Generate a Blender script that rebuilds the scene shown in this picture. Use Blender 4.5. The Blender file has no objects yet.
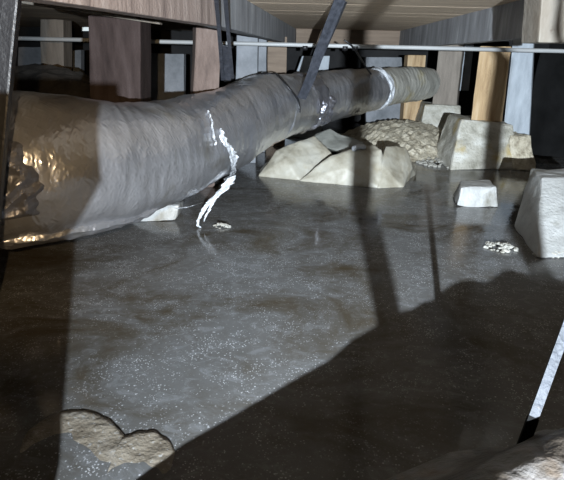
import bpy, bmesh, math, random
from mathutils import Vector, Matrix, noise
random.seed(7)
scene = bpy.context.scene
# ------------------------------------------------------------------ camera
W, H, FPX = 564, 480, 500.0
PITCH, ROLL, CAMZ = math.radians(20.2), math.radians(1.3), 0.5
cam_d = bpy.data.cameras.new('camera')
cam_d.sensor_width = 36.0; cam_d.lens = 36.0 * FPX / W; cam_d.clip_start = 0.01
cam = bpy.data.objects.new('camera', cam_d)
scene.collection.objects.link(cam)
CM = Matrix.Translation((0, 0, CAMZ)) @ Matrix.Rotation(math.pi/2 - PITCH, 4, 'X') @ Matrix.Rotation(ROLL, 4, 'Z')
cam.matrix_world = CM
scene.camera = cam
# ------------------------------------------------------------------ world, lamps, exposure
world = bpy.data.worlds.new('world'); scene.world = world
world.use_nodes = True
world.node_tree.nodes['Background'].inputs[0].default_value = (0.75, 0.85, 1.0, 1)
world.node_tree.nodes['Background'].inputs[1].default_value = 0.001
LAMP = Vector((0.06, -0.90, 0.50))
def add_light(name, kind, loc, energy, color, radius):
    l = bpy.data.lights.new(name, kind); l.energy = energy; l.color = color
    l.shadow_soft_size = radius
    o = bpy.data.objects.new(name, l); scene.collection.objects.link(o); o.location = loc
    return o
lamp = add_light('work_torch', 'SPOT', LAMP, 860, (0.80, 0.90, 1.0), 0.007)
lamp.data.spot_size = math.radians(84); lamp.data.spot_blend = 1.0
lamp.rotation_euler = (Vector((1.02, 2.9, 0.36)) - LAMP).to_track_quat('-Z', 'Y').to_euler()
warm = add_light('warm_fill', 'POINT', (-0.12, -0.35, 0.60), 0.3, (1.0, 0.62, 0.28), 0.05)  # added weak warm fill for the shaded areas, no lantern there
duct_fill = add_light('duct_fill_spot', 'SPOT', (-0.05, -0.01, 0.53), 36, (1.0, 0.70, 0.38), 0.006)  # added warm fill for the shaded left duct, coned off the floor
duct_fill.data.spot_size = math.radians(56); duct_fill.data.spot_blend = 1.0
duct_fill.rotation_euler = (Vector((-0.62, 1.25, 0.36)) - Vector((-0.05, -0.01, 0.53))).to_track_quat('-Z', 'Y').to_euler()
vs = scene.view_settings
vs.view_transform = 'Standard'; vs.look = 'None'; vs.gamma = 1.0; vs.exposure = 0.0
vs.use_curve_mapping = False
# ------------------------------------------------------------------ picture -> place
R3 = CM.to_3x3(); C0 = CM.translation.copy()
def ray(px, py):
    return R3 @ Vector(((px - W/2)/FPX, -(py - H/2)/FPX, -1.0))
def F(px, py, z=0.0):                 # point on the level z
    d = ray(px, py); return C0 + d * ((z - C0.z)/d.z)
def D(px, py, y):                     # point at distance y into the room
    d = ray(px, py); return C0 + d * ((y - C0.y)/d.y)
def onto(p, y):                       # where the lamp's ray to p crosses distance y
    return LAMP + (p - LAMP) * ((y - LAMP.y)/(p.y - LAMP.y))
# ------------------------------------------------------------------ materials
def mat(name, cols, scale=(8, 8, 8), rough=0.7, bump=0.3, bscale=60, metal=0.0, detail=8, spec=0.5,
        pos=None, coat=0.0, bdist=0.004, stain=None):
    m = bpy.data.materials.new(name); m.use_nodes = True
    nt = m.node_tree; N = nt.nodes; L = nt.links
    b = N['Principled BSDF']
    tc = N.new('ShaderNodeTexCoord'); mp = N.new('ShaderNodeMapping'); mp.inputs['Scale'].default_value = scale
    L.new(tc.outputs['Object'], mp.inputs[0])
    n = N.new('ShaderNodeTexNoise'); n.inputs['Scale'].default_value = 1; n.inputs['Detail'].default_value = detail
    n.inputs['Roughness'].default_value = 0.62
    L.new(mp.outputs[0], n.inputs['Vector'])
    r = N.new('ShaderNodeValToRGB'); L.new(n.outputs[0], r.inputs[0])
    k = len(cols)
    while len(r.color_ramp.elements) < k: r.color_ramp.elements.new(0.5)
    for i, c in enumerate(cols):
        e = r.color_ramp.elements[i]; e.position = pos[i] if pos else 0.3 + 0.4*i/max(1, k-1); e.color = (*c, 1)
    out = r.outputs[0]
    if stain:
        n3 = N.new('ShaderNodeTexNoise'); n3.inputs['Scale'].default_value = stain[1]; n3.inputs['Detail'].default_value = 4
        L.new(tc.outputs['Object'], n3.inputs['Vector'])
        r3 = N.new('ShaderNodeValToRGB'); r3.color_ramp.elements[0].position = stain[2]; r3.color_ramp.elements[1].position = stain[2] + .12
        L.new(n3.outputs[0], r3.inputs[0])
        mx = N.new('ShaderNodeMix'); mx.data_type = 'RGBA'
        L.new(r3.outputs[0], mx.inputs['Factor']); L.new(out, mx.inputs[6]); mx.inputs[7].default_value = (*stain[0], 1)
        out = mx.outputs[2]
    L.new(out, b.inputs['Base Color'])
    b.inputs['Roughness'].default_value = rough; b.inputs['Metallic'].default_value = metal
    b.inputs['Specular IOR Level'].default_value = spec; b.inputs['Coat Weight'].default_value = coat
    if bump:
        n2 = N.new('ShaderNodeTexNoise'); n2.inputs['Scale'].default_value = bscale; n2.inputs['Detail'].default_value = 6
        L.new(tc.outputs['Object'], n2.inputs['Vector'])
        ad = N.new('ShaderNodeMath'); ad.operation = 'ADD'
        L.new(n.outputs[0], ad.inputs[0]); L.new(n2.outputs[0], ad.inputs[1])
        bp = N.new('ShaderNodeBump'); bp.inputs['Strength'].default_value = bump; bp.inputs['Distance'].default_value = bdist
        L.new(ad.outputs[0], bp.inputs['Height']); L.new(bp.outputs[0], b.inputs['Normal'])
    return m
M = {}
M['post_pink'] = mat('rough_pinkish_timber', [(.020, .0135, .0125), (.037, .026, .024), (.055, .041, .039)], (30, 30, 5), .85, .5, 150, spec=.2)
M['post_tan'] = mat('tan_rough_timber', [(.075, .052, .043), (.14, .10, .083), (.19, .145, .125)], (30, 30, 8), .8, .5, 150)
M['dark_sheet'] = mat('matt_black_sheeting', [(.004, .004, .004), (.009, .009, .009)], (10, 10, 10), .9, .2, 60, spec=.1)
M['post_gold'] = mat('golden_timber', [(.24, .15, .075), (.44, .30, .16), (.56, .42, .26)], (36, 36, 4), .7, .4, 120)
M['post_grey'] = mat('weathered_grey_timber', [(.17, .145, .12), (.29, .25, .21)], (40, 40, 5), .8, .4, 130)
M['post_blue'] = mat('pale_painted_timber', [(.26, .29, .32), (.42, .46, .50)], (20, 20, 6), .55, .3, 90)
M['beam_brown'] = mat('rough_sawn_beam', [(.08, .058, .050), (.18, .138, .118), (.27, .222, .195)], (45, 45, 3), .8, .5, 150)
M['beam_grey'] = mat('grey_weathered_beam', [(.15, .15, .16), (.27, .275, .285), (.46, .47, .49)], (22, 22, 3), .75, .4, 120, pos=(.3, .55, .75))
M['beam_cream'] = mat('pale_new_timber', [(.13, .105, .078), (.215, .195, .165)], (20, 20, 5), .7, .4, 80, stain=((.08, .05, .03), 40, .68))
M['plank'] = mat('subfloor_plank_wood', [(.40, .30, .205), (.64, .50, .36), (.74, .61, .46)], (3, 40, 40), .8, .35, 120, stain=((.04, .03, .02), 22, .66))
M['far_wood'] = mat('far_brown_wood', [(.15, .11, .08), (.25, .19, .14)], (4, 40, 40), .8, .3, 120)
M['soil'] = mat('dark_damp_soil', [(.015, .013, .011), (.05, .043, .036)], (12, 12, 12), .9, .6, 60)
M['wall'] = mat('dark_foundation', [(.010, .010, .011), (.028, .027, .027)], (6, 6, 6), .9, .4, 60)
M['panel'] = mat('grey_concrete_panel', [(.12, .13, .14), (.26, .27, .29)], (9, 9, 9), .8, .4, 80)
M['black'] = mat('black_plastic', [(.006, .006, .007), (.013, .013, .015)], (10, 10, 10), .45, .3, 120)
M['strap'] = mat('dark_webbing_strap', [(.018, .020, .025), (.055, .058, .070)], (80, 80, 20), .33, .3, 300)
M['pipe'] = mat('grey_galvanised_pipe', [(.26, .265, .265), (.38, .385, .38)], (5, 30, 30), .5, .1, 90)
M['concrete'] = mat('pale_pier_concrete', [(.20, .19, .15), (.42, .40, .34), (.60, .59, .54)], (11, 11, 16), .75, .9, 90, stain=((.40, .31, .14), 7, .54), bdist=.007)
M['concrete_w'] = mat('white_wet_concrete', [(.25, .25, .24), (.36, .36, .345), (.42, .42, .41)], (12, 12, 12), .6, .5, 100, stain=((.19, .18, .15), 9, .56), bdist=.006)
M['gravel'] = mat('pale_gravel', [(.22, .185, .13), (.46, .41, .31), (.62, .57, .46)], (25, 25, 25), .85, .9, 90, bdist=.01)
M['pebble'] = mat('white_pebbles', [(.24, .22, .18), (.44, .43, .39)], (60, 60, 60), .8, .5, 200)
M['sheet'] = mat('dirty_white_plastic_sheet', [(.21, .185, .135), (.36, .335, .27), (.42, .405, .35)], (10, 10, 10), .5, .3, 40, stain=((.30, .25, .16), 7, .60))
M['sheet_grey'] = mat('dirty_grey_sheet', [(.16, .16, .14), (.30, .30, .27)], (12, 12, 12), .5, .4, 50)
M['tape'] = mat('shiny_white_tape', [(.34, .36, .38), (.62, .64, .67)], (60, 60, 60), .22, .8, 120, spec=.8, coat=.4)
M['mud'] = mat('pale_silty_mud', [(.12, .098, .072), (.205, .175, .135), (.27, .24, .20)], (16, 24, 16), .45, .6, 90, bdist=.006, stain=((.34, .33, .31), 160, .60))
M['rubble'] = mat('muddy_wrapped_rubble', [(.03, .024, .018), (.10, .082, .066), (.22, .21, .205)], (13, 13, 13), .38, .7, 50, bdist=.008, stain=((.15, .09, .045), 11, .62))
M['stake'] = mat('galvanised_stake', [(.018, .020, .025), (.042, .045, .054)], (70, 70, 20), .6, .5, 120, metal=.15, stain=((.12, .09, .06), 60, .68))
M['shiny'] = mat('bright_metal', [(.7, .8, .8), (.85, .9, .9)], (5, 5, 5), .3, 0, metal=.5)

def foil_mat(name, cols, rough, metal, tint_stain):
    m = mat(name, cols, (7, 7, 7), rough, 0, metal=metal, stain=tint_stain)
    nt = m.node_tree; N = nt.nodes; L = nt.links; b = N['Principled BSDF']
    tc = next(n for n in N if n.type == 'TEX_COORD')
    heights = []
    for sc, st, rot in (((34, 34, 34), .6, (0, 0, 0)), ((130, 18, 80), .7, (.4, .2, .5)), ((28, 120, 60), .6, (-.5, .6, -.3))):
        mp = N.new('ShaderNodeMapping'); mp.inputs['Scale'].default_value = sc; mp.inputs['Rotation'].default_value = rot
        L.new(tc.outputs['Object'], mp.inputs[0])
        t = N.new('ShaderNodeTexNoise'); t.inputs['Scale'].default_value = 1; t.inputs['Detail'].default_value = 5
        t.noise_type = 'RIDGED_MULTIFRACTAL'; t.inputs['Roughness'].default_value = .45
        L.new(mp.outputs[0], t.inputs['Vector'])
        g = N.new('ShaderNodeMath'); g.operation = 'MULTIPLY'; g.inputs[1].default_value = st
        L.new(t.outputs[0], g.inputs[0]); heights.append(g)
    a1 = N.new('ShaderNodeMath'); a1.operation = 'ADD'; L.new(heights[0].outputs[0], a1.inputs[0]); L.new(heights[1].outputs[0], a1.inputs[1])
    a2 = N.new('ShaderNodeMath'); a2.operation = 'ADD'; L.new(a1.outputs[0], a2.inputs[0]); L.new(heights[2].outputs[0], a2.inputs[1])
    bp = N.new('ShaderNodeBump'); bp.inputs['Strength'].default_value = .6; bp.inputs['Distance'].default_value = .0035
    L.new(a2.outputs[0], bp.inputs['Height']); L.new(bp.outputs[0], b.inputs['Normal'])
    b.inputs['Coat Weight'].default_value = .7; b.inputs['Coat Roughness'].default_value = .14; L.new(bp.outputs[0], b.inputs['Coat Normal'])
    return m
M['foil'] = foil_mat('grey_foil_jacket', [(.33, .335, .36), (.425, .43, .455), (.50, .505, .53)], .32, .80, ((.24, .22, .17), 5, .60))
M['foil_bright'] = foil_mat('crumpled_bright_foil', [(.17, .17, .19), (.30, .30, .33)], .36, .8, ((.35, .30, .22), 9, .60))
M['foil_dirty'] = foil_mat('dirty_end_jacket', [(.34, .33, .29), (.46, .45, .40)], .5, .3, ((.36, .31, .18), 7, .52))

def water_mat():
    m = bpy.data.materials.new('murky_flood_water'); m.use_nodes = True
    nt = m.node_tree; N = nt.nodes; L = nt.links; b = N['Principled BSDF']
    tc = N.new('ShaderNodeTexCoord')
    def nz(scale, detail, rough=.6, dist=0.0, sc=(1, 1, 1)):
        mp = N.new('ShaderNodeMapping'); mp.inputs['Scale'].default_value = sc; L.new(tc.outputs['Object'], mp.inputs[0])
        t = N.new('ShaderNodeTexNoise'); t.inputs['Scale'].default_value = scale; t.inputs['Detail'].default_value = detail
        t.inputs['Roughness'].default_value = rough; t.inputs['Distortion'].default_value = dist
        L.new(mp.outputs[0], t.inputs['Vector']); return t.outputs[0]
    def ramp(src, p0, p1):
        r = N.new('ShaderNodeMapRange'); r.interpolation_type = 'SMOOTHSTEP'
        r.inputs['From Min'].default_value = p0; r.inputs['From Max'].default_value = p1
        L.new(src, r.inputs['Value']); return r.outputs[0]
    def mul(a, c):
        k = N.new('ShaderNodeMath'); k.operation = 'MULTIPLY'; L.new(a, k.inputs[0])
        if isinstance(c, float): k.inputs[1].default_value = c
        else: L.new(c, k.inputs[1])
        return k.outputs[0]
    def mix(f, c1, c2):
        k = N.new('ShaderNodeMix'); k.data_type = 'RGBA'; L.new(f, k.inputs['Factor'])
        for i, c in ((6, c1), (7, c2)):
            if isinstance(c, tuple): k.inputs[i].default_value = (*c, 1)
            else: L.new(c, k.inputs[i])
        return k.outputs[2]
    film = ramp(nz(3.0, 7, .68, .8, (1, 1.3, 1)), .30, .58)      # patches of scum film
    c = mix(film, (.058, .045, .027), (.124, .123, .120))
    swirl = mul(ramp(nz(26, 10, .75, .9, (1, 1.5, 1)), .48, .64), film)
    c = mix(mul(swirl, .5), c, (.24, .245, .255))
    v = N.new('ShaderNodeTexVoronoi'); v.inputs['Scale'].default_value = 130; L.new(tc.outputs['Object'], v.inputs['Vector'])
    dot = N.new('ShaderNodeMapRange'); dot.inputs['From Min'].default_value = .22; dot.inputs['From Max'].default_value = .10
    L.new(v.outputs['Distance'], dot.inputs['Value'])
    clus = ramp(nz(8, 8, .8), .44, .58)
    dots = mul(mul(dot.outputs[0], clus), film)
    v2 = N.new('ShaderNodeTexVoronoi'); v2.inputs['Scale'].default_value = 220; L.new(tc.outputs['Object'], v2.inputs['Vector'])
    dot2 = N.new('ShaderNodeMapRange'); dot2.inputs['From Min'].default_value = .30; dot2.inputs['From Max'].default_value = .15
    L.new(v2.outputs['Distance'], dot2.inputs['Value'])
    dots2 = mul(mul(dot2.outputs[0], ramp(nz(14, 8, .8), .46, .58)), film)
    mx = N.new('ShaderNodeMath'); mx.operation = 'MAXIMUM'; L.new(dots, mx.inputs[0]); L.new(dots2, mx.inputs[1])
    c = mix(mx.outputs[0], c, (.55, .555, .57))
    L.new(c, b.inputs['Base Color'])
    rr = N.new('ShaderNodeMapRange'); rr.inputs['To Min'].default_value = .03; rr.inputs['To Max'].default_value = .17
    L.new(film, rr.inputs['Value']); L.new(rr.outputs[0], b.inputs['Roughness'])
    b.inputs['IOR'].default_value = 1.34
    bh = N.new('ShaderNodeMath'); bh.operation = 'ADD'
    L.new(nz(20, 5, .6, .5), bh.inputs[0]); L.new(mul(mx.outputs[0], .25), bh.inputs[1])
    bp = N.new('ShaderNodeBump'); bp.inputs['Strength'].default_value = .06; bp.inputs['Distance'].default_value = .01
    L.new(bh.outputs[0], bp.inputs['Height']); L.new(bp.outputs[0], b.inputs['Normal'])
    return m
M['water'] = water_mat()

# ------------------------------------------------------------------ builders
def link(o): scene.collection.objects.link(o); return o
def tag(o, label=None, cat=None, group=None, kind=None):
    if label: o['label'] = label
    if cat: o['category'] = cat
    if group: o['group'] = group
    if kind: o['kind'] = kind
    return o
def obj(name, verts, faces, material, parent=None, smooth=False, bevel=0.0, segs=2):
    """ONE mesh object; its origin goes to the middle of its base."""
    vs_ = [Vector(v) for v in verts]
    lo = Vector((min(v.x for v in vs_), min(v.y for v in vs_), min(v.z for v in vs_)))
    hi = Vector((max(v.x for v in vs_), max(v.y for v in vs_), max(v.z for v in vs_)))
    o0 = Vector(((lo.x+hi.x)/2, (lo.y+hi.y)/2, lo.z))
    me = bpy.data.meshes.new(name)
    me.from_pydata([v - o0 for v in vs_], [], faces); me.update()
    bm = bmesh.new(); bm.from_mesh(me); bmesh.ops.recalc_face_normals(bm, faces=bm.faces[:])
    if bevel:
        bmesh.ops.bevel(bm, geom=bm.edges[:] , offset=bevel, segments=segs, profile=.6, affect='EDGES')
    bm.to_mesh(me); bm.free()
    if smooth: me.polygons.foreach_set('use_smooth', [True]*len(me.polygons))
    me.materials.append(M[material])
    o = link(bpy.data.objects.new(name, me))
    if parent:
        o.parent = parent; o.location = o0 - parent.location
    else: o.location = o0
    return o
def empty(name, loc):
    o = bpy.data.objects.new(name, None); o.empty_display_size = .05; link(o); o.location = loc; return o
BOXF = [(0,1,2,3), (7,6,5,4), (0,4,5,1), (1,5,6,2), (2,6,7,3), (3,7,4,0)]
def prism(name, front, back, material, parent=None, bevel=.004, warp=0.0, cuts=0, seed=0):
    """six-sided solid from a front quad and a back quad, edges worn, faces slightly uneven"""
    bm = bmesh.new()
    v = [bm.verts.new(p) for p in list(front) + list(back)]
    for f in BOXF: bm.faces.new([v[i] for i in f])
    bmesh.ops.recalc_face_normals(bm, faces=bm.faces[:])
    bmesh.ops.bevel(bm, geom=bm.edges[:], offset=bevel, segments=2, profile=.6, affect='EDGES')
    if cuts:
        bmesh.ops.subdivide_edges(bm, edges=bm.edges[:], cuts=cuts, use_grid_fill=True)
        for q in bm.verts:
            q.co += Vector(noise.noise_vector(q.co*14 + Vector((seed, 0, 0))))*warp + Vector(noise.noise_vector(q.co*45 + Vector((0, seed, 0))))*warp*.35
    vv = [q.co.copy() for q in bm.verts]; bm.verts.index_update()
    ff = [[q.index for q in f.verts] for f in bm.faces]; bm.free()
    return obj(name, vv, ff, material, parent, smooth=False)
def box(name, a, b, material, parent=None, bevel=.004, warp=0, cuts=0, seed=0):
    x0, y0, z0 = a; x1, y1, z1 = b
    fr = [(x0, y0, z0), (x1, y0, z0), (x1, y0, z1), (x0, y0, z1)]
    bk = [(x0, y1, z0), (x1, y1, z0), (x1, y1, z1), (x0, y1, z1)]
    return prism(name, [Vector(p) for p in fr], [Vector(p) for p in bk], material, parent, bevel, warp, cuts, seed)
def post(name, tl, tr, br, bl, y, thick, material, label, cat='post', parent=None, warp=.003, shift=0.0, zb=None, zt=None, side=0.0):
    """upright timber; its four front corners seen in the picture, standing at distance y"""
    q = [D(*bl, y), D(*br, y), D(*tr, y), D(*tl, y)]
    if zb is not None:
        for i, j in ((0, 3), (1, 2)):
            t = (zb - q[j].z)/(q[i].z - q[j].z); q[i] = q[j] + (q[i]-q[j])*t
    if zt is not None:
        for i, j in ((3, 0), (2, 1)):
            t = (zt - q[j].z)/(q[i].z - q[j].z); q[i] = q[j] + (q[i]-q[j])*t
    bk = [p + Vector((side, thick, 0)) for p in q]
    o = prism(name, q, bk, material, parent, .005, warp, 5, seed=hash(tl) % 50)
    if not parent: tag(o, label, cat)
    return o
def tube(name, pts, radii, material, parent=None, n=16, warp=None, caps=True, smooth=True):
    vs_, fs = [], []
    for i, (p, r) in enumerate(zip(pts, radii)):
        t = (pts[min(i+1, len(pts)-1)] - pts[max(i-1, 0)]).normalized()
        u = t.cross(Vector((0, 0, 1)));  u.normalize(); w = u.cross(t)
        for k in range(n):
            a = 2*math.pi*k/n
            d = u*math.cos(a) + w*math.sin(a)
            q = p + d*r
            if warp: q = q + d*warp(i/(len(pts)-1), a, q)
            vs_.append(q)
    for i in range(len(pts)-1):
        for k in range(n):
            fs.append((i*n+k, i*n+(k+1) % n, (i+1)*n+(k+1) % n, (i+1)*n+k))
    if caps: fs.append(tuple(range(n))); fs.append(tuple(range((len(pts)-1)*n, len(pts)*n)))
    return obj(name, vs_, fs, material, parent, smooth)
def spline(P, n):
    """Catmull-Rom through P (vectors of any length), n samples per span"""
    out = []
    for i in range(len(P)-1):
        a, b, c, d = P[max(i-1, 0)], P[i], P[i+1], P[min(i+2, len(P)-1)]
        for k in range(n):
            t = k/n
            out.append(0.5*((2*b) + (c-a)*t + (2*a-5*b+4*c-d)*t*t + (3*b-a-3*c+d)*t**3))
    out.append(P[-1].copy()); return out
def band(name, pts, width_dirs, width, thick, material, parent=None):
    """flat webbing: centre line, sideways direction per point"""
    vs_, fs = [], []
    for i, p in enumerate(pts):
        t = (pts[min(i+1, len(pts)-1)] - pts[max(i-1, 0)]).normalized()
        wd = width_dirs[i] if isinstance(width_dirs, list) else width_dirs
        wd = (wd - t*wd.dot(t)).normalized(); nn = t.cross(wd)
        for a, b in ((-1, -1), (1, -1), (1, 1), (-1, 1)):
            vs_.append(p + wd*(a*width/2) + nn*(b*thick/2))
    for i in range(len(pts)-1):
        for k in range(4):
            fs.append((i*4+k, i*4+(k+1) % 4, (i+1)*4+(k+1) % 4, (i+1)*4+k))
    fs.append((0, 1, 2, 3)); m = (len(pts)-1)*4; fs.append((m, m+1, m+2, m+3))
    return obj(name, vs_, fs, material, parent)

# ------------------------------------------------------------------ the shell
ZC = 0.67                      # underside of the ceiling planks
fl = box('floor', (-2.6, -1.6, -.16), (2.2, 4.5, -.06), 'soil', bevel=.001); tag(fl, 'dark muddy ground under the flood water', None, None, 'structure')
water = None
def build_water():
    nx, ny = 90, 120
    x0, x1, y0, y1 = -2.45, 2.05, -1.55, 4.2
    vs_, fs = [], []
    for j in range(ny+1):
        for i in range(nx+1):
            vs_.append((x0+(x1-x0)*i/nx, y0+(y1-y0)*j/ny, 0.0))
    for j in range(ny):
        for i in range(nx):
            a = j*(nx+1)+i; fs.append((a, a+1, a+nx+2, a+nx+1))
    n0 = len(vs_)
    o = obj('flood_water', vs_, fs, 'water', smooth=True)
    return tag(o, 'murky grey-brown flood water with white scum covering the ground', 'water', None, 'stuff')
build_water()
ceil = box('ceiling', (-2.6, .85, ZC+.03), (2.2, 4.5, ZC+.06), 'plank', bevel=.001); tag(ceil, 'low ceiling of bare subfloor planks', None, None, 'structure')
y = .86        # ceiling left off over the camera so bounced light escapes
while y < 4.3:
    w = .15 + random.uniform(-.006, .006)
    dz = random.uniform(0, .0005)
    box('plank', (-2.44, y+.0007, ZC+dz), (2.04, y+w-.0007, ZC+.034), 'plank', ceil, bevel=.0007)
    y += w
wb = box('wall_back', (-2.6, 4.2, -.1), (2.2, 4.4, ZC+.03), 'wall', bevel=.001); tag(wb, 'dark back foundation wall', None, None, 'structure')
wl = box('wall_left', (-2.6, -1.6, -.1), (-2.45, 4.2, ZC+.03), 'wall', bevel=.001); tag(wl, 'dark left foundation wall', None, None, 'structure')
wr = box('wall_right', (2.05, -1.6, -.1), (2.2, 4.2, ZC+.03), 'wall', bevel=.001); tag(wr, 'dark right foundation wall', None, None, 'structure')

# ------------------------------------------------------------------ beams under the ceiling
def beam(name, p0, p1, zb, thick, material, label, zt=ZC+.002, cuts=6, warp=.002):
    (xa, ya), (xb, yb) = p0, p1
    d = Vector((xb-xa, yb-ya, 0)).normalized(); n = Vector((-d.y, d.x, 0))*thick
    fr = [Vector((xa, ya, zb)), Vector((xb, yb, zb)), Vector((xb, yb, zt)), Vector((xa, ya, zt))]
    o = prism(name, fr, [p+n for p in fr], material, None, .004, warp, cuts)
    return tag(o, label, 'beam')
beam('floor_beam', (-.385, .70), (-.178, 1.43), .57, .05, 'beam_brown', 'brownish rough-sawn ceiling beam above the foil duct, front left')
beam('floor_beam', (-.1775, 1.43), (.075, 3.7), .57, .05, 'beam_grey', 'long grey ceiling beam behind the narrow left strap')
beam('floor_beam', (.68, 1.40), (.745, 3.6), .563, -.05, 'beam_grey', 'long grey ceiling beam on the right above the golden post')
jo = prism('floor_joist', [D(538, 43, 1.25), D(600, 43, 1.25), D(606, -25, 1.25), D(543, -25, 1.25)],
           [p + Vector((0, .09, 0)) for p in (D(538, 43, 1.25), D(600, 43, 1.25), D(606, -25, 1.25), D(543, -25, 1.25))], 'beam_cream', None, .004, .002, 5)
tag(jo, 'pale whitish joist end in the top right corner', 'beam')
fb = prism('header_board', [D(296, 47, 3.55), D(404, 49, 3.55), D(402, 27, 3.55), D(296, 25, 3.55)],
           [p + Vector((0, .05, 0)) for p in (D(296, 47, 3.55), D(404, 49, 3.55), D(402, 27, 3.55), D(296, 25, 3.55))], 'far_wood', None, .004, .002, 4)
tag(fb, 'brown header board across the far end above the pipe', 'beam')
q = [D(10, 1.5, 1.32), D(160, 24.5, 1.62), D(160, 22, 1.62), D(10, -3, 1.32)]
tag(prism('ledger_strip', q, [p + Vector((0, .03, 0)) for p in q], 'beam_cream', None, .0015), 'thin pale wooden strip behind the front left beam', 'strip')

# ------------------------------------------------------------------ posts, boards and panels
post('timber_post', (88, 2), (140, 2), (141, 110), (90, 110), 1.60, .13, 'post_pink', 'thick pinkish rough timber post behind the foil duct, widest on left', zb=0, zt=.60)
post('timber_post', (196, 26), (222, 26), (219, 92), (193, 92), 1.95, .11, 'post_tan', 'pinkish timber post behind the narrow dark strap', zb=0, zt=.60, side=-.03)
post('timber_post', (237, 30), (258, 30), (257, 90), (235, 90), 2.45, .10, 'panel', 'mottled grey post right of the narrow strap', zb=0, zt=.60)
post('timber_post', (257, 40), (267, 40), (266, 90), (257, 90), 2.75, .10, 'panel', 'slim grey post partly hidden behind the mottled grey post', zb=0, zt=.60)
post('timber_post', (268, 40), (287, 40), (286, 90), (267, 90), 2.95, .10, 'far_wood', 'dark brown post behind the duct beside the wide strap', zb=0, zt=.60)
post('timber_post', (40, 18), (63, 20), (64, 90), (41, 90), 2.95, .12, 'post_grey', 'dim grey-brown post in the dark behind the pipe, far left', zb=0, zt=.66)
post('timber_post', (439, 48), (463, 48), (456, 110), (432, 108), 3.16, .12, 'post_grey', 'weathered grey timber post standing on the far pier block', zb=.205, zt=.60, side=.05)
post('timber_post', (481, 40), (512, 40), (502, 122), (471, 119), 2.55, .14, 'post_gold', 'golden brown timber post standing on the stained pier block', zb=.215, zt=.565, side=.05)
post('timber_post', (513, 40), (534, 40), (529, 140), (502, 140), 2.62, .10, 'post_blue', 'pale blue-grey painted post right of the golden post', zb=0, zt=.60, side=.05)
post('hanging_board', (461, 44), (474, 44), (469, 91), (456, 91), 3.36, .06, 'post_blue', 'short pale grey board hanging between the two right posts', 'board', zt=.66)
post('timber_block', (408, 55), (426, 55), (424, 80), (406, 80), 3.30, .10, 'post_gold', 'small golden wood block behind the far end of the duct', 'wood block', zb=0)
post('foundation_block', (366, 57), (402, 57), (402, 85), (366, 85), 3.40, .06, 'panel', 'grey panel behind the far duct section, below the header board', 'foundation block', zb=0)
post('foundation_block', (302, 56), (330, 56), (326, 90), (290, 90), 3.30, .06, 'post_blue', 'pale blue-grey panel behind the wide strap', 'foundation block', zb=0)
post('foundation_block', (18, 47), (41, 47), (41, 63), (18, 62), 3.30, .06, 'panel', 'dim grey panel at far left, left of the dim post', 'foundation block', zb=0)
post('foundation_block', (62, 50), (81, 50), (81, 73), (62, 70), 3.30, .06, 'panel', 'dim grey panel between the dim post and the thick pinkish post', 'foundation block', zb=0)
post('foundation_block', (143, 53), (184, 54), (184, 82), (143, 78), 2.9, .06, 'panel', 'grey-blue panel between the two pinkish posts', 'foundation block', zb=0)
tag(prism('metal_clip', [D(82, 31, 1.63), D(90, 31, 1.63), D(90, 27, 1.63), D(82, 27, 1.63)], [p + Vector((0, .01, 0)) for p in (D(82, 31, 1.63), D(90, 31, 1.63), D(90, 27, 1.63), D(82, 27, 1.63))], 'shiny', None, .001),
    'tiny bright metal clip glinting left of the thick pinkish post', 'clip')
# dark leaning board at the left edge
q = [D(-22, 300, .78), D(-9, 300, .78), D(19, -12, .78), D(-6, -12, .78)]
for i, j in ((0, 3), (1, 2)):
    t = (0 - q[j].z)/(q[i].z-q[j].z); q[i] = q[j] + (q[i]-q[j])*t
tag(prism('dark_post', q, [p + Vector((-.02, .05, 0)) for p in q], 'black', None, .004, .002, 5), 'black leaning post at the left picture edge in front of the duct', 'post')
# black sheet on the right
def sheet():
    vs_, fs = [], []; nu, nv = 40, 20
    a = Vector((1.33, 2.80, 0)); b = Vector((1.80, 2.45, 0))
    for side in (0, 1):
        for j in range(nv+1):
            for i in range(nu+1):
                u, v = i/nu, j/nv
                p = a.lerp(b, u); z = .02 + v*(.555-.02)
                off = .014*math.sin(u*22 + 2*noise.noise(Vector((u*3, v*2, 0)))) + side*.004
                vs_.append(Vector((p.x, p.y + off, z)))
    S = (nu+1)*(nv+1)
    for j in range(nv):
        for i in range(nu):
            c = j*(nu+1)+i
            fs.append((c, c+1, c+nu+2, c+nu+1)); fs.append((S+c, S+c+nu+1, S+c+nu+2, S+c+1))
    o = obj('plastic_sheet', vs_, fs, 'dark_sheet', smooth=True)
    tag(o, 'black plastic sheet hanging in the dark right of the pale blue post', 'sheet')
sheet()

# ------------------------------------------------------------------ long pipe
pa, pb = D(-60, 36.5, 2.30), D(600, 52.0, 2.30)
pipe = empty('water_pipe', pa); tag(pipe, 'long thin pale pipe running across under the beams', 'pipe')
tube('pipe_run', [pa.lerp(pb, i/30) for i in range(31)], [.0085]*31, 'pipe', pipe, 14)
for px in (305, 345, 355):
    c = D(px, 47.5 + (px-282)*.006, 2.30)
    tube('pipe_clip', [c + Vector((-.011, 0, 0)), c + Vector((.011, 0, 0))], [.011, .011], 'black', pipe, 12)

# ------------------------------------------------------------------ the foil duct
duct = empty('foil_duct', D(150, 215, 1.4).xy.to_3d()); tag(duct, 'fat foil-wrapped insulated air duct sagging across the water', 'duct')
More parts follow.
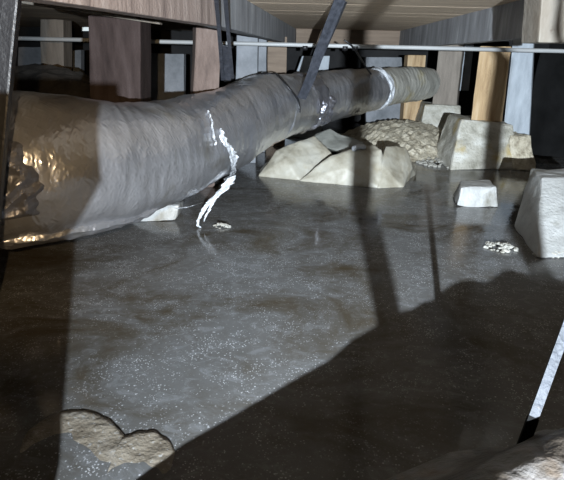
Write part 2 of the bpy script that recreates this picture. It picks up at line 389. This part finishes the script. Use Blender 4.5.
# (px of axis, py of axis, distance, radius)
KEY = [(-95, 176, .96, .160), (-30, 171, 1.02, .162), (50, 166, 1.10, .158), (120, 162, 1.24, .147), (175, 149, 1.42, .140), (225, 129, 1.66, .131), (262, 111, 1.93, .127), (293, 104, 2.22, .122),
       (320, 99, 2.42, .116), (348, 93, 2.60, .114), (372, 90, 2.74, .106), (395, 86, 2.88, .100), (418, 84, 3.02, .096), (431, 83, 3.08, .078)]
K4 = []
for px, py, d, r in KEY:
    p = D(px, py, d); K4.append(Vector((p.x, p.y, p.z, r)))
SP = spline(K4, 12)
def wrinkle(i0, amp, seed):
    def f(u, a, q):
        v = amp*noise.noise(q*7 + Vector((seed, 0, 0))) + amp*.55*noise.noise(q*17 + Vector((0, seed, 0)))
        v += -amp*.5*abs(noise.noise(Vector((q.x*30+q.y*20, a*1.1, seed))))
        return v
    return f
def dsec(i0, i1, material, amp, seed, pinch0=0, pinch1=0):
    S = SP[i0:i1+1]; P, Rr = [], []
    S2 = []
    for a, b in zip(S[:-1], S[1:]):
        for t in (0, .25, .5, .75): S2.append(a.lerp(b, t))
    S2.append(S[-1])
    n = len(S2)
    for k, s in enumerate(S2):
        P.append(Vector(s[:3])); e0 = math.exp(-(k/5)**2); e1 = math.exp(-((n-1-k)/5)**2)
        Rr.append(s[3]*(1 - pinch0*e0 - pinch1*e1))
    return tube('duct_section', P, Rr, material, duct, 72, wrinkle(0, amp, seed))
dsec(0, 87, 'foil', .007, 3, 0, .05)
dsec(87, 122, 'foil', .008, 9, .05, .04)
dsec(122, 156, 'foil_dirty', .009, 15, .04, .25)
def ring(i, dr, half, material, name, seed, amp=.006):
    a, b = SP[i-half], SP[i+half]
    P = [Vector(a.lerp(b, t/8)[:3]) for t in range(9)]; r0 = SP[i][3]
    return tube(name, P, [r0 + dr*(1 if 0 < t < 8 else .2) for t in range(9)], material, duct, 60, lambda u, an, q: amp*noise.noise(q*40+Vector((seed, 0, 0))))
ring(87, .003, 3, 'foil_bright', 'foil_collar', 4, .014)
ring(122, .004, 1, 'tape', 'tape_collar', 8, .010)
# seams where the jacket overlaps
for i, s in ((74, 2),):
    ring(i, .0015, 1, 'foil', 'jacket_seam', s, .004)
# points of the duct surface
def surf(i, ang, lift=.0):
    """point on the duct skin; ang 0 faces the room's right-front, 90 is the top"""
    s = SP[i]; t = (Vector(SP[min(i+1, len(SP)-1)][:3]) - Vector(SP[max(i-1, 0)][:3])).normalized()
    u = t.cross(Vector((0, 0, 1))).normalized(); w = u.cross(t)
    a = math.radians(ang)
    return Vector(s[:3]) + (u*math.cos(a) + w*math.sin(a))*(s[3]+lift), (u*math.cos(a) + w*math.sin(a)), t
# crumpled bright foil patch at the left end
def patch(name, i0, i1, a0, a1, lift, amp, material, seed, nu=44, nv=36, freq=26):
    vs_, fs = [], []
    for side in (0, 1):
        for j in range(nv+1):
            for k in range(nu+1):
                u, v = k/nu, j/nv
                f = i0 + (i1-i0)*u; ii = int(f); 
                p0, n0, _ = surf(ii, a0+(a1-a0)*v); p1, n1, _ = surf(min(ii+1, len(SP)-1), a0+(a1-a0)*v)
                p = p0.lerp(p1, f-ii); n = n0.lerp(n1, f-ii)
                e = min(1, 6*min(u, 1-u, v, 1-v) + .05 + .35*noise.noise(Vector((u*9, v*9, seed))))
                e = max(0, e)
                h = lift*e + amp*e*(1-2*abs(noise.noise(Vector((p.x*freq, p.y*freq, p.z*freq+seed))))) + amp*.5*e*(1-2*abs(noise.noise(p*freq*2.3)))
                vs_.append(p + n*(h - .014*(1-e) - side*.012))
    S = (nu+1)*(nv+1)
    for j in range(nv):
        for k in range(nu):
            c = j*(nu+1)+k
            fs.append((c, c+1, c+nu+2, c+nu+1)); fs.append((S+c, S+c+nu+1, S+c+nu+2, S+c+1))
    return obj(name, vs_, fs, material, duct, smooth=False)
tag(patch('crumpled_foil', 2, 22, -30, 32, .003, .013, 'foil_bright', 5, 60, 44, freq=14), 'crumpled shiny bright foil at the left end')
patch('torn_foil', 12, 40, -72, -50, .004, .006, 'foil', 11, freq=12)
def pix(p):
    q = CM.inverted() @ p; return (W/2 + FPX*q.x/-q.z, H/2 - FPX*q.y/-q.z)
SKIN = []
for i_ in range(10, 130):
    for a_ in range(-95, 100, 3):
        p_, n_, t_ = surf(i_, a_)
        if n_.dot(C0 - p_) > -.02: SKIN.append((pix(p_), p_, n_, t_))
def on_skin(px, py, lift=.004):
    c = min(SKIN, key=lambda s: (s[0][0]-px)**2 + (s[0][1]-py)**2)
    return c[1] + c[2]*lift, c[2], c[3]
tag(patch('crumpled_foil', 85, 93, -62, 20, .003, .012, 'foil_bright', 8, 40, 40, freq=20), 'crumpled shiny foil below the wide strap')
# torn white tape running down the duct and dripping off it
def ribbon(name, pts, nrms, sides, widths, seed, rag=.8, per=6):
    """torn shiny film: ragged edges, buckled surface"""
    c, nn_, tt = spline(pts, per), spline(nrms, per), spline(sides, per)
    ww = spline([Vector((w_, 0, 0)) for w_ in widths], per)
    vs_, fs = [], []; m = len(c); NW = 8; row = 2*(NW+1)
    for i, p in enumerate(c):
        t, nr = tt[i].normalized(), nn_[i].normalized()
        for s_ in (0, 1):
            for k_ in range(NW+1):
                f = -1 + 2*k_/NW
                jag = 1 + rag*noise.noise(Vector((i*.8, (1 if f > 0 else -1)*4, seed))) * abs(f)
                h = .007*noise.noise(Vector((i*.55, f*2.2, seed+9)))
                vs_.append(p + t*(ww[i].x*f*jag + .006*noise.noise(Vector((i*.3, 0, seed)))) + nr*(h - .003*s_))
    for i in range(m-1):
        for k_ in range(NW):
            a = i*row+k_; b = a+row
            fs.append((a, a+1, b+1, b)); a += NW+1; b += NW+1; fs.append((a, b, b+1, a+1))
    return obj(name, vs_, fs, 'tape', duct, smooth=True)
TP = [(219, 130), (224, 139), (229, 148), (233, 157), (233.5, 166), (232, 174), (229, 181)]
sk = [on_skin(px, py, .007) for px, py in TP]
tag(ribbon('torn_tape', [k_[0] for k_ in sk], [k_[1] for k_ in sk], [k_[2] for k_ in sk], [.003, .010, .012, .016, .012, .018, .022], 2), 'shiny white torn tape running down the duct')
sk2 = [on_skin(px, py, .006) for px, py in ((208, 112), (211, 124), (214, 136), (215, 146))]
ribbon('tape_shred', [k_[0] for k_ in sk2], [k_[1] for k_ in sk2], [k_[2] for k_ in sk2], [.0005, .0015, .002, .0005], 5)
DT = sk[-1][0].y
def drip(pixels, dd, widths, seed):
    P = [D(px, py, DT + o_) for (px, py), o_ in zip(pixels, dd)]
    ribbon('tape_strand', P, [(C0-p).normalized() for p in P], [Vector((1, 0, .45)).normalized() for p in P], widths, seed, .7)
drip([(231, 177), (227, 185), (220, 193), (212, 200), (205, 208), (201, 215), (198, 222), (200, 228)], [.0, -.015, -.03, -.04, -.05, -.055, -.06, -.06], [.016, .022, .022, .018, .012, .008, .005, .003], 3)
drip([(215, 200), (210, 208), (206, 216), (204, 222)], [-.045, -.05, -.055, -.06], [.007, .006, .004, .001], 7)
drip([(222, 193), (208, 200), (195, 205), (183, 208), (174, 208)], [-.03, -.06, -.09, -.12, -.15], [.008, .006, .004, .004, .001], 11)

# ------------------------------------------------------------------ straps that carry the duct
def up(p, q_):            # carry the line q_ -> p on to the ceiling
    return p + (p-q_)*((ZC+.001-p.z)/(p.z-q_.z))
st = empty('hanger_strap', D(298, 100, 2.0)); tag(st, 'wide dark webbing strap slung around the middle of the duct', 'strap')
top = D(343, -8, 1.72); 
e_ = on_skin(299, 100, .008)[0]
top = up(top, e_)
P = [top, top.lerp(e_, .25), top.lerp(e_, .5), top.lerp(e_, .75) + Vector((.004, 0, 0)), e_]
band('strap_leg', spline(P, 5), Vector((1, 0, .15)), .036, .003, 'strap', st)
sk = [on_skin(px, py, .005) for px, py in ((256, 70), (266, 72), (276, 76), (285, 83), (292, 92), (297, 101), (298, 112))]
back = sk[0][0] + Vector((-.02, .14, -.03))
loop = [back] + spline([k_[0] for k_ in sk], 4); dirs = [sk[0][2]] + spline([k_[2] for k_ in sk], 4)
band('strap_loop', loop, dirs, .013, .003, 'black', st)
P = [up(D(349, -8, 1.72), D(334, 28, 2.05)), D(334, 28, 2.05), D(320, 60, 2.30), D(312, 76, 2.40)]
band('strap_leg', spline(P, 5), Vector((1, 0, .15)), .016, .003, 'strap', st)
st = empty('hanger_strap', D(225, 78, 1.6)); tag(st, 'narrow dark twin strap hanging in front of the second pinkish post', 'strap')
band('strap_leg', spline([up(D(215.5, -8, 1.16), D(219, 30, 1.38)), D(215.5, -8, 1.16), D(219, 30, 1.38), D(222.5, 80, 1.66)], 6), Vector((1, 0, 0)), .010, .003, 'strap', st)
band('strap_leg', spline([up(D(225, -8, 1.16), D(228, 30, 1.38)), D(225, -8, 1.16), D(228, 30, 1.38), D(232.5, 78, 1.66)], 6), Vector((1, 0, 0)), .010, .003, 'strap', st)
band('strap_web', spline([D(226, 46, 1.50), D(227, 64, 1.60), D(227.5, 80, 1.68)], 4), Vector((1, 0, 0)), .022, .002, 'strap', st)
P = [D(344, 40, 2.26), D(352, 46, 2.27), D(359, 56, 2.35), D(366, 67, 2.55), D(371, 74, 2.62)]
o = tube('cable_tie', spline(P, 6), [.004]*25, 'black', None, 8); tag(o, 'thin black cable looped from the pipe to the duct', 'cable')

# ------------------------------------------------------------------ pier blocks
def pier(name, front, depth, top_in, material, label, seed, cat='pier block', group=None, cuts=7, warp=.006, side=0.0):
    """front = bl, br, tr, tl as world points"""
    bl, br, tr, tl = front
    bk = [bl + Vector((side, depth, 0)), br + Vector((side, depth, 0)), tr + Vector((side - top_in*.6, depth-top_in*2, 0)), tl + Vector((side + top_in*.6, depth-top_in*2, 0))]
    return tag(prism(name, front, bk, material, None, .010, warp, cuts, seed), label, cat)
def fr(bl, br, z0, z1, tl, tr, back):
    a, b = F(*bl, z0), F(*br, z0)
    return [a, b, D(*tr, (a.y+b.y)/2 + back), D(*tl, (a.y+b.y)/2 + back)]
# right-hand block
a = F(537, 259, 0); bk_l = F(513, 227, 0)
r_ = Vector((.30, .02, 0))
tlf, tlb = F(541, 178, .158), F(537.5, 171, .158)
tag(prism('pier_block', [a, a + r_, tlf + Vector((.22, .01, 0)), tlf], [bk_l, bk_l + r_, tlb + Vector((.22, .05, 0)), tlb + Vector((0, .05, 0))], 'concrete_w', None, .008, .005, 7, 3),
    'large white tapered concrete pier block at the right picture edge', 'pier block')
b2 = fr((450, 170), (519, 170), 0, .2, (461, 119), (513, 124), .10)
pier('pier_block', b2, .32, .03, 'concrete', 'stained concrete pier block under the golden post', 5)
b3 = fr((417, 146), (464, 148), 0, .2, (425, 104), (461, 106), .06)
pier('pier_block', b3, .25, .03, 'concrete', 'far concrete pier block under the weathered grey post', 8)
b4 = [F(457, 207), F(499, 209), F(497, 192, .05), F(459, 190, .05)]
b4 = [F(457, 207), F(499, 208)]
b4 += [Vector((b4[1].x-.01, b4[1].y+.02, .075)), Vector((b4[0].x+.008, b4[0].y+.02, .07))]
pier('concrete_chunk', b4, .16, .02, 'concrete_w', 'small pale concrete chunk lying in the water before the stained pier block', 11, 'concrete', side=.03)
b5 = fr((512, 170), (537, 171), 0, .2, (512, 134), (531, 136), .05)
pier('rubble_block', b5, .2, .02, 'gravel', 'rough grey rubble at the foot of the pale blue post', 17, 'rubble', warp=.016)
b6 = [F(128, 222.5), F(176, 221), D(180, 205, 1.52), D(150, 205, 1.52)]
pier('concrete_chunk', b6, .12, .01, 'concrete_w', 'pale concrete wedge peeping out under the duct belly', 21, 'concrete', warp=.003)

# ------------------------------------------------------------------ gravel and mud
def hump(name, c, rx, ry, h, material, label, cat, seed, kind=None, rot=0.0, rough=.35, n=40, f=14):
    vs_, fs = [], []
    for j in range(n+1):
        for i in range(n+1):
            u, v = -1+2*i/n, -1+2*j/n
            r = math.sqrt(u*u+v*v); ang = math.atan2(v, u)
            lim = 1 - .22*noise.noise(Vector((math.cos(ang)*1.6, math.sin(ang)*1.6, seed)))
            z = h*max(-.4, 1-(r/lim)**2)
            x, y_ = u*rx, v*ry
            x, y_ = x*math.cos(rot)-y_*math.sin(rot), x*math.sin(rot)+y_*math.cos(rot)
            p = Vector((c.x+x, c.y+y_, z))
            p.z += h*rough*noise.noise(Vector((p.x*f, p.y*f, seed))) + h*rough*.6*noise.noise(Vector((p.x*f*2.7, p.y*f*2.7, seed)))
            p.z = max(p.z, -.02)
            vs_.append(p)
    for j in range(n):
        for i in range(n):
            a = j*(n+1)+i; fs.append((a, a+1, a+n+2, a+n+1))
    m = len(vs_); 
    o = obj(name, vs_, fs, material, smooth=False)
    return tag(o, label, cat, None, kind)
hump('soil_bank', Vector((-1.25, 2.55, 0)), .80, .32, .43, 'soil', 'dark soil bank behind the duct on the left', 'soil', 6, 'stuff', rough=.08)
hump('gravel_bank', Vector((.70, 3.04, 0)), .42, .46, .15, 'gravel', 'pale gravel bank between the duct end and the far pier block', 'gravel', 2, 'stuff', rough=.13, f=42)
def pebbles(name, c, rx, ry, n, size, label, seed):
    rnd = random.Random(seed); bm = bmesh.new()
    for _ in range(n):
        a, r = rnd.uniform(0, 6.28), math.sqrt(rnd.random())
        s = size*rnd.uniform(.45, 1.2)
        mtx = Matrix.Translation((c.x + rx*r*math.cos(a), c.y + ry*r*math.sin(a), s*.3 + .012*(1-r))) @ Matrix.Rotation(rnd.uniform(0, 6), 4, 'Z') @ Matrix.Diagonal((s, s*rnd.uniform(.6, 1), s*rnd.uniform(.4, .8), 1))
        bmesh.ops.create_icosphere(bm, subdivisions=1, radius=1, matrix=mtx)
    bm.verts.index_update()
    vs_ = [v.co.copy() for v in bm.verts]; fs = [[v.index for v in f.verts] for f in bm.faces]; bm.free()
    tag(obj(name, vs_, fs, 'pebble'), label, 'gravel', None, 'stuff')
pebbles('pebble_pile', F(437, 163), .10, .13, 130, .013, 'white pebbles heaped left of the stained pier block', 1)
pebbles('pebble_pile', F(501, 248), .045, .04, 70, .007, 'white pebbles in the water left of the large white block', 2)
pebbles('pebble_pile', F(556, 256), .07, .014, 60, .006, 'white crumbs along the foot of the large white block', 3)
pebbles('pebble_pile', F(221, 227), .028, .015, 40, .006, 'white crumbs floating below the torn duct tape', 4)
# mud bank, lower left: two tongues with a raised rim
def bank(name, edge, zrim, label, seed):
    n = 50; E = spline([Vector((*F(px, py).xy, 0)) for px, py in edge], 8)
    vs_, fs = [], []; m = len(E)
    for j in range(n+1):
        v = j/n
        for i, e in enumerate(E):
            y_ = e.y + .006*noise.noise(Vector((i*.2, seed, 0))) - .34*v
            x = e.x
            z = zrim*(1 - math.exp(-v*60)) - .030*max(0, v-.10) + .0028*noise.noise(Vector((x*26, y_*30, seed))) * min(1, v*12) + .0004*math.exp(-((v-.03)/.025)**2)
            if j == 0: z = -.012
            edge_f = min(1, 6*min(i/(m-1), 1-i/(m-1)))
            vs_.append(Vector((x, y_, z*edge_f - .006*(1-edge_f))))
    for j in range(n):
        for i in range(m-1):
            a = j*m+i; fs.append((a, a+1, a+m+1, a+m))
    tag(obj(name, vs_, fs, 'mud', smooth=True), label, 'mud')
bank('mud_bank', [(10, 430), (40, 420), (60, 411), (85, 408), (108, 416), (122, 428), (128, 440), (124, 460)], .0024, 'broad pale mud bank tongue rising from the water, lower left', 1)
bank('mud_bank', [(116, 452), (124, 436), (140, 429), (158, 430), (170, 438), (186, 462)], .0022, 'small pale mud tongue right of the broad mud bank', 2)

# ------------------------------------------------------------------ crumpled sheets beside the duct
def crumple(name, pts, material, label, cat, seed, amp=.008):
    bm = bmesh.new()
    for p in pts: bm.verts.new(p)
    r = bmesh.ops.convex_hull(bm, input=bm.verts[:])
    bmesh.ops.delete(bm, geom=[g for g in r['geom_interior'] if isinstance(g, bmesh.types.BMVert)], context='VERTS')
    bmesh.ops.triangulate(bm, faces=bm.faces[:])
    for _ in range(5):
        bmesh.ops.subdivide_edges(bm, edges=bm.edges[:], cuts=1, use_grid_fill=True)
    bm.normal_update()
    for v in bm.verts:
        q = v.co*9 + Vector((seed, 0, 0))
        u_, w_ = v.co.x*.62 - v.co.z*.78, v.co.x*.78 + v.co.z*.62      # folds run slantwise down the sheet
        h = amp*.7*(1 - 2.6*abs(noise.noise(Vector((u_*13, w_*2.2 + v.co.y*2, seed))))) + amp*.5*(1 - 2.4*abs(noise.noise(q*.8))) + amp*.22*noise.noise(q*5)
        v.co += v.normal*h
    bm.verts.index_update()
    vs_ = [v.co.copy() for v in bm.verts]; fs = [[w.index for w in f.verts] for f in bm.faces]; bm.free()
    return tag(obj(name, vs_, fs, material, smooth=True), label, cat)
g = lambda px, py, back=0, z=0: F(px, py, z) + Vector((0, back, 0))
d1 = F(290, 178).y
crumple('plastic_sheet_heap', [g(260, 176), g(300, 180), g(325, 172), F(262, 170), D(277, 152, d1+.05), D(300, 142, d1+.10), D(314, 138, d1+.16), D(330, 153, d1+.10), g(335, 165), g(285, 165), g(320, 150), D(285, 160, d1+.0)],
        'sheet', 'crumpled off-white plastic sheet heap tucked against the duct', 'plastic sheet', 3)
d2 = F(350, 184).y
crumple('plastic_sheet_heap', [g(300, 181), g(345, 184), g(380, 188), D(330, 158, d2+.05), D(352, 151, d2+.08), D(374, 146, d2+.08), D(381, 150, d2+.05), g(388, 184), g(330, 168), g(375, 168), D(345, 168, d2)],
        'sheet', 'crumpled off-white plastic sheet heap in the middle, nearest the water', 'plastic sheet', 7)
crumple('plastic_sheet_heap', [g(378, 188), g(402, 187), g(415, 174), D(405, 148, d2+.16), D(386, 146, d2+.10), D(412, 168, d2+.12), g(375, 172), g(412, 166), D(382, 165, d2)],
        'sheet', 'angular folded off-white sheet at the right end of the heaps', 'plastic sheet', 12, .006)
crumple('plastic_sheet_heap', [D(302, 142, d2+.35), D(330, 130, d2+.4), D(364, 143, d2+.35), D(345, 152, d2+.25), g(305, 152, .1), g(360, 152, .1), g(335, 142, .2), D(318, 134, d2+.4)],
        'sheet_grey', 'flat greyish sheet behind the off-white heaps, below the duct', 'plastic sheet', 16, .008)
o = tube('silver_scrap', spline([D(352, 150, d2+.05), D(356, 147.5, d2+.05), D(361, 146.5, d2+.06), D(366, 148, d2+.06)], 4), [.004, .010, .012, .012, .012, .012, .012, .012, .012, .012, .012, .010, .004], 'tape', None, 8, lambda u, a, q: .004*noise.noise(q*80))
tag(o, 'small shiny scrap lying on the middle sheet heap', 'scrap')

# ------------------------------------------------------------------ foreground: rubble heap and stake
EDGE = [(60, 530), (115, 480), (180, 430), (240, 395), (300, 360), (350, 325), (400, 298), (440, 286), (490, 279), (530, 275), (600, 273)]  # shadow edge; the heap's unseen left ridge is shaped to cast it
YR0, YR1 = .275, .372
def YRX(x): return YR0 + (YR1-YR0)*min(1, max(0, (x-.08)/.2))
prof = []
for px, py in EDGE:
    p = onto(F(px, py), YRX(onto(F(px, py), .34).x)); prof.append((p.x, p.z))
def HZ(x):
    if x <= prof[0][0]: return max(0, prof[0][1] - (prof[0][0]-x)*.6)
    for (a, za), (b, zb) in zip(prof[:-1], prof[1:]):
        if x <= b: return za + (zb-za)*(x-a)/(b-a)
    return prof[-1][1]
def heap():
    nx, ny = 150, 60; vs_, fs = [], []
    for j in range(ny+1):
        for i in range(nx+1):
            x = -.30 + 1.15*i/nx; y_ = -.02 + .56*j/ny
            s = (y_-YRX(x))
            h = HZ(x)
            k = math.exp(-(s/.115)**2) if s > 0 else math.exp(-(s/.20)**2)
            z = h*k
            lump = 1-1.8*abs(noise.noise(Vector((x*9, y_*9, 3))))
            if x > .2: z += .016*lump*min(1, (x-.2)*6)*k + .006*noise.noise(Vector((x*35, y_*35, 1)))*k
            z -= .012
            vs_.append(Vector((x, y_, z)))
    for j in range(ny):
        for i in range(nx):
            a = j*(nx+1)+i; fs.append((a, a+1, a+nx+2, a+nx+1))
    tag(obj('rubble_heap', vs_, fs, 'rubble', smooth=True), 'muddy rubble heap wrapped in torn plastic, lower right foreground', 'rubble')
heap()
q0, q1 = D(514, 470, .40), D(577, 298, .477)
stake = empty('metal_stake', q0); tag(stake, 'slanting pale metal stake with lower end coloured black for shade, in the foreground heap', 'stake')
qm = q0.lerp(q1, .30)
band('stake_blade', [qm.lerp(q1, i/6) for i in range(7)], Vector((1, -.25, 0)), .0095, .004, 'stake', stake)
band('stake_shade_end', [q0.lerp(qm, i/4) for i in range(5)], Vector((1, -.25, 0)), .0105, .006, 'dark_sheet', stake)  # black colour stands for the heap's shadow on the stake

# ------------------------------------------------------------------ unseen shadow casters added near the torch
YB = .05
def slab(name, outline, thick, material, label, cat):
    n = len(outline); vv2 = list(outline) + [v + Vector((0, thick, 0)) for v in outline]
    ff = [tuple(range(n)), tuple(range(2*n-1, n-1, -1))] + [(i, (i+1) % n, n+(i+1) % n, n+i) for i in range(n)]
    return tag(obj(name, vv2, ff, material), label, cat)
e = [onto(F(50, 480), YB), onto(F(70, 240), YB), onto(D(88, 205, 1.08), YB), onto(D(101, 180, 1.08), YB), onto(D(102, 96, 1.26), YB)]  # added board's outline follows the shadow edge it casts
tp = e[4] + Vector((0, 0, .010))
slab('shadow_caster_board', [Vector((e[0].x-.75, YB, 0)), Vector((e[0].x, YB, 0))] + e[:4] + [tp, Vector((tp.x-.9, YB, tp.z))], .02, 'post_grey',
     'added unseen board cut to cast the left-hand shadow', 'board')
YP = -.12
a, b = onto(F(363, 250), YP), onto(F(387, 250), YP)  # added rod, sized from the shadow band it throws
tag(box('shadow_caster_rod', (a.x, YP, 0), (b.x, YP+.01, ZC), 'black', None, .001), 'added unseen rod casting the narrow shadow band across the water', 'rod')
q = [onto(D(489, 160, 2.44), YP), onto(D(509, 160, 2.44), YP), onto(D(513, 60, 2.55), YP), onto(D(556, 30, 1.25), YP), onto(D(552, -10, 1.25), YP), onto(D(502, 5, 1.6), YP), onto(D(497, 60, 2.55), YP)]  # added prop, shaped to throw the right shadow band
zz = [v.z for v in q]
vv = [Vector((q[0].x, YP, 0)), Vector((q[1].x, YP, 0)), q[2], q[3], Vector((q[4].x, YP, ZC)), Vector((q[5].x, YP, ZC)), q[6]]
slab('shadow_caster_prop', vv, .012, 'post_grey', 'added unseen prop widening to the ceiling, casting the right-hand shadow band', 'post')

for pre, grp in (('timber_post', 'timber posts holding up the floor'), ('pier_block', 'concrete pier blocks'), ('floor_beam', 'beams under the ceiling planks'), ('foundation_block', 'grey foundation blocks in the background'),
                 ('plastic_sheet_heap', 'crumpled sheets lying beside the duct'), ('hanger_strap', 'straps carrying the duct'), ('mud_bank', 'mud tongues in the lower left'), ('pebble_pile', 'patches of white pebbles'), ('concrete_chunk', 'loose concrete pieces')):
    for o in scene.objects:
        if o.parent is None and o.name.split('.')[0] == pre: o['group'] = grp
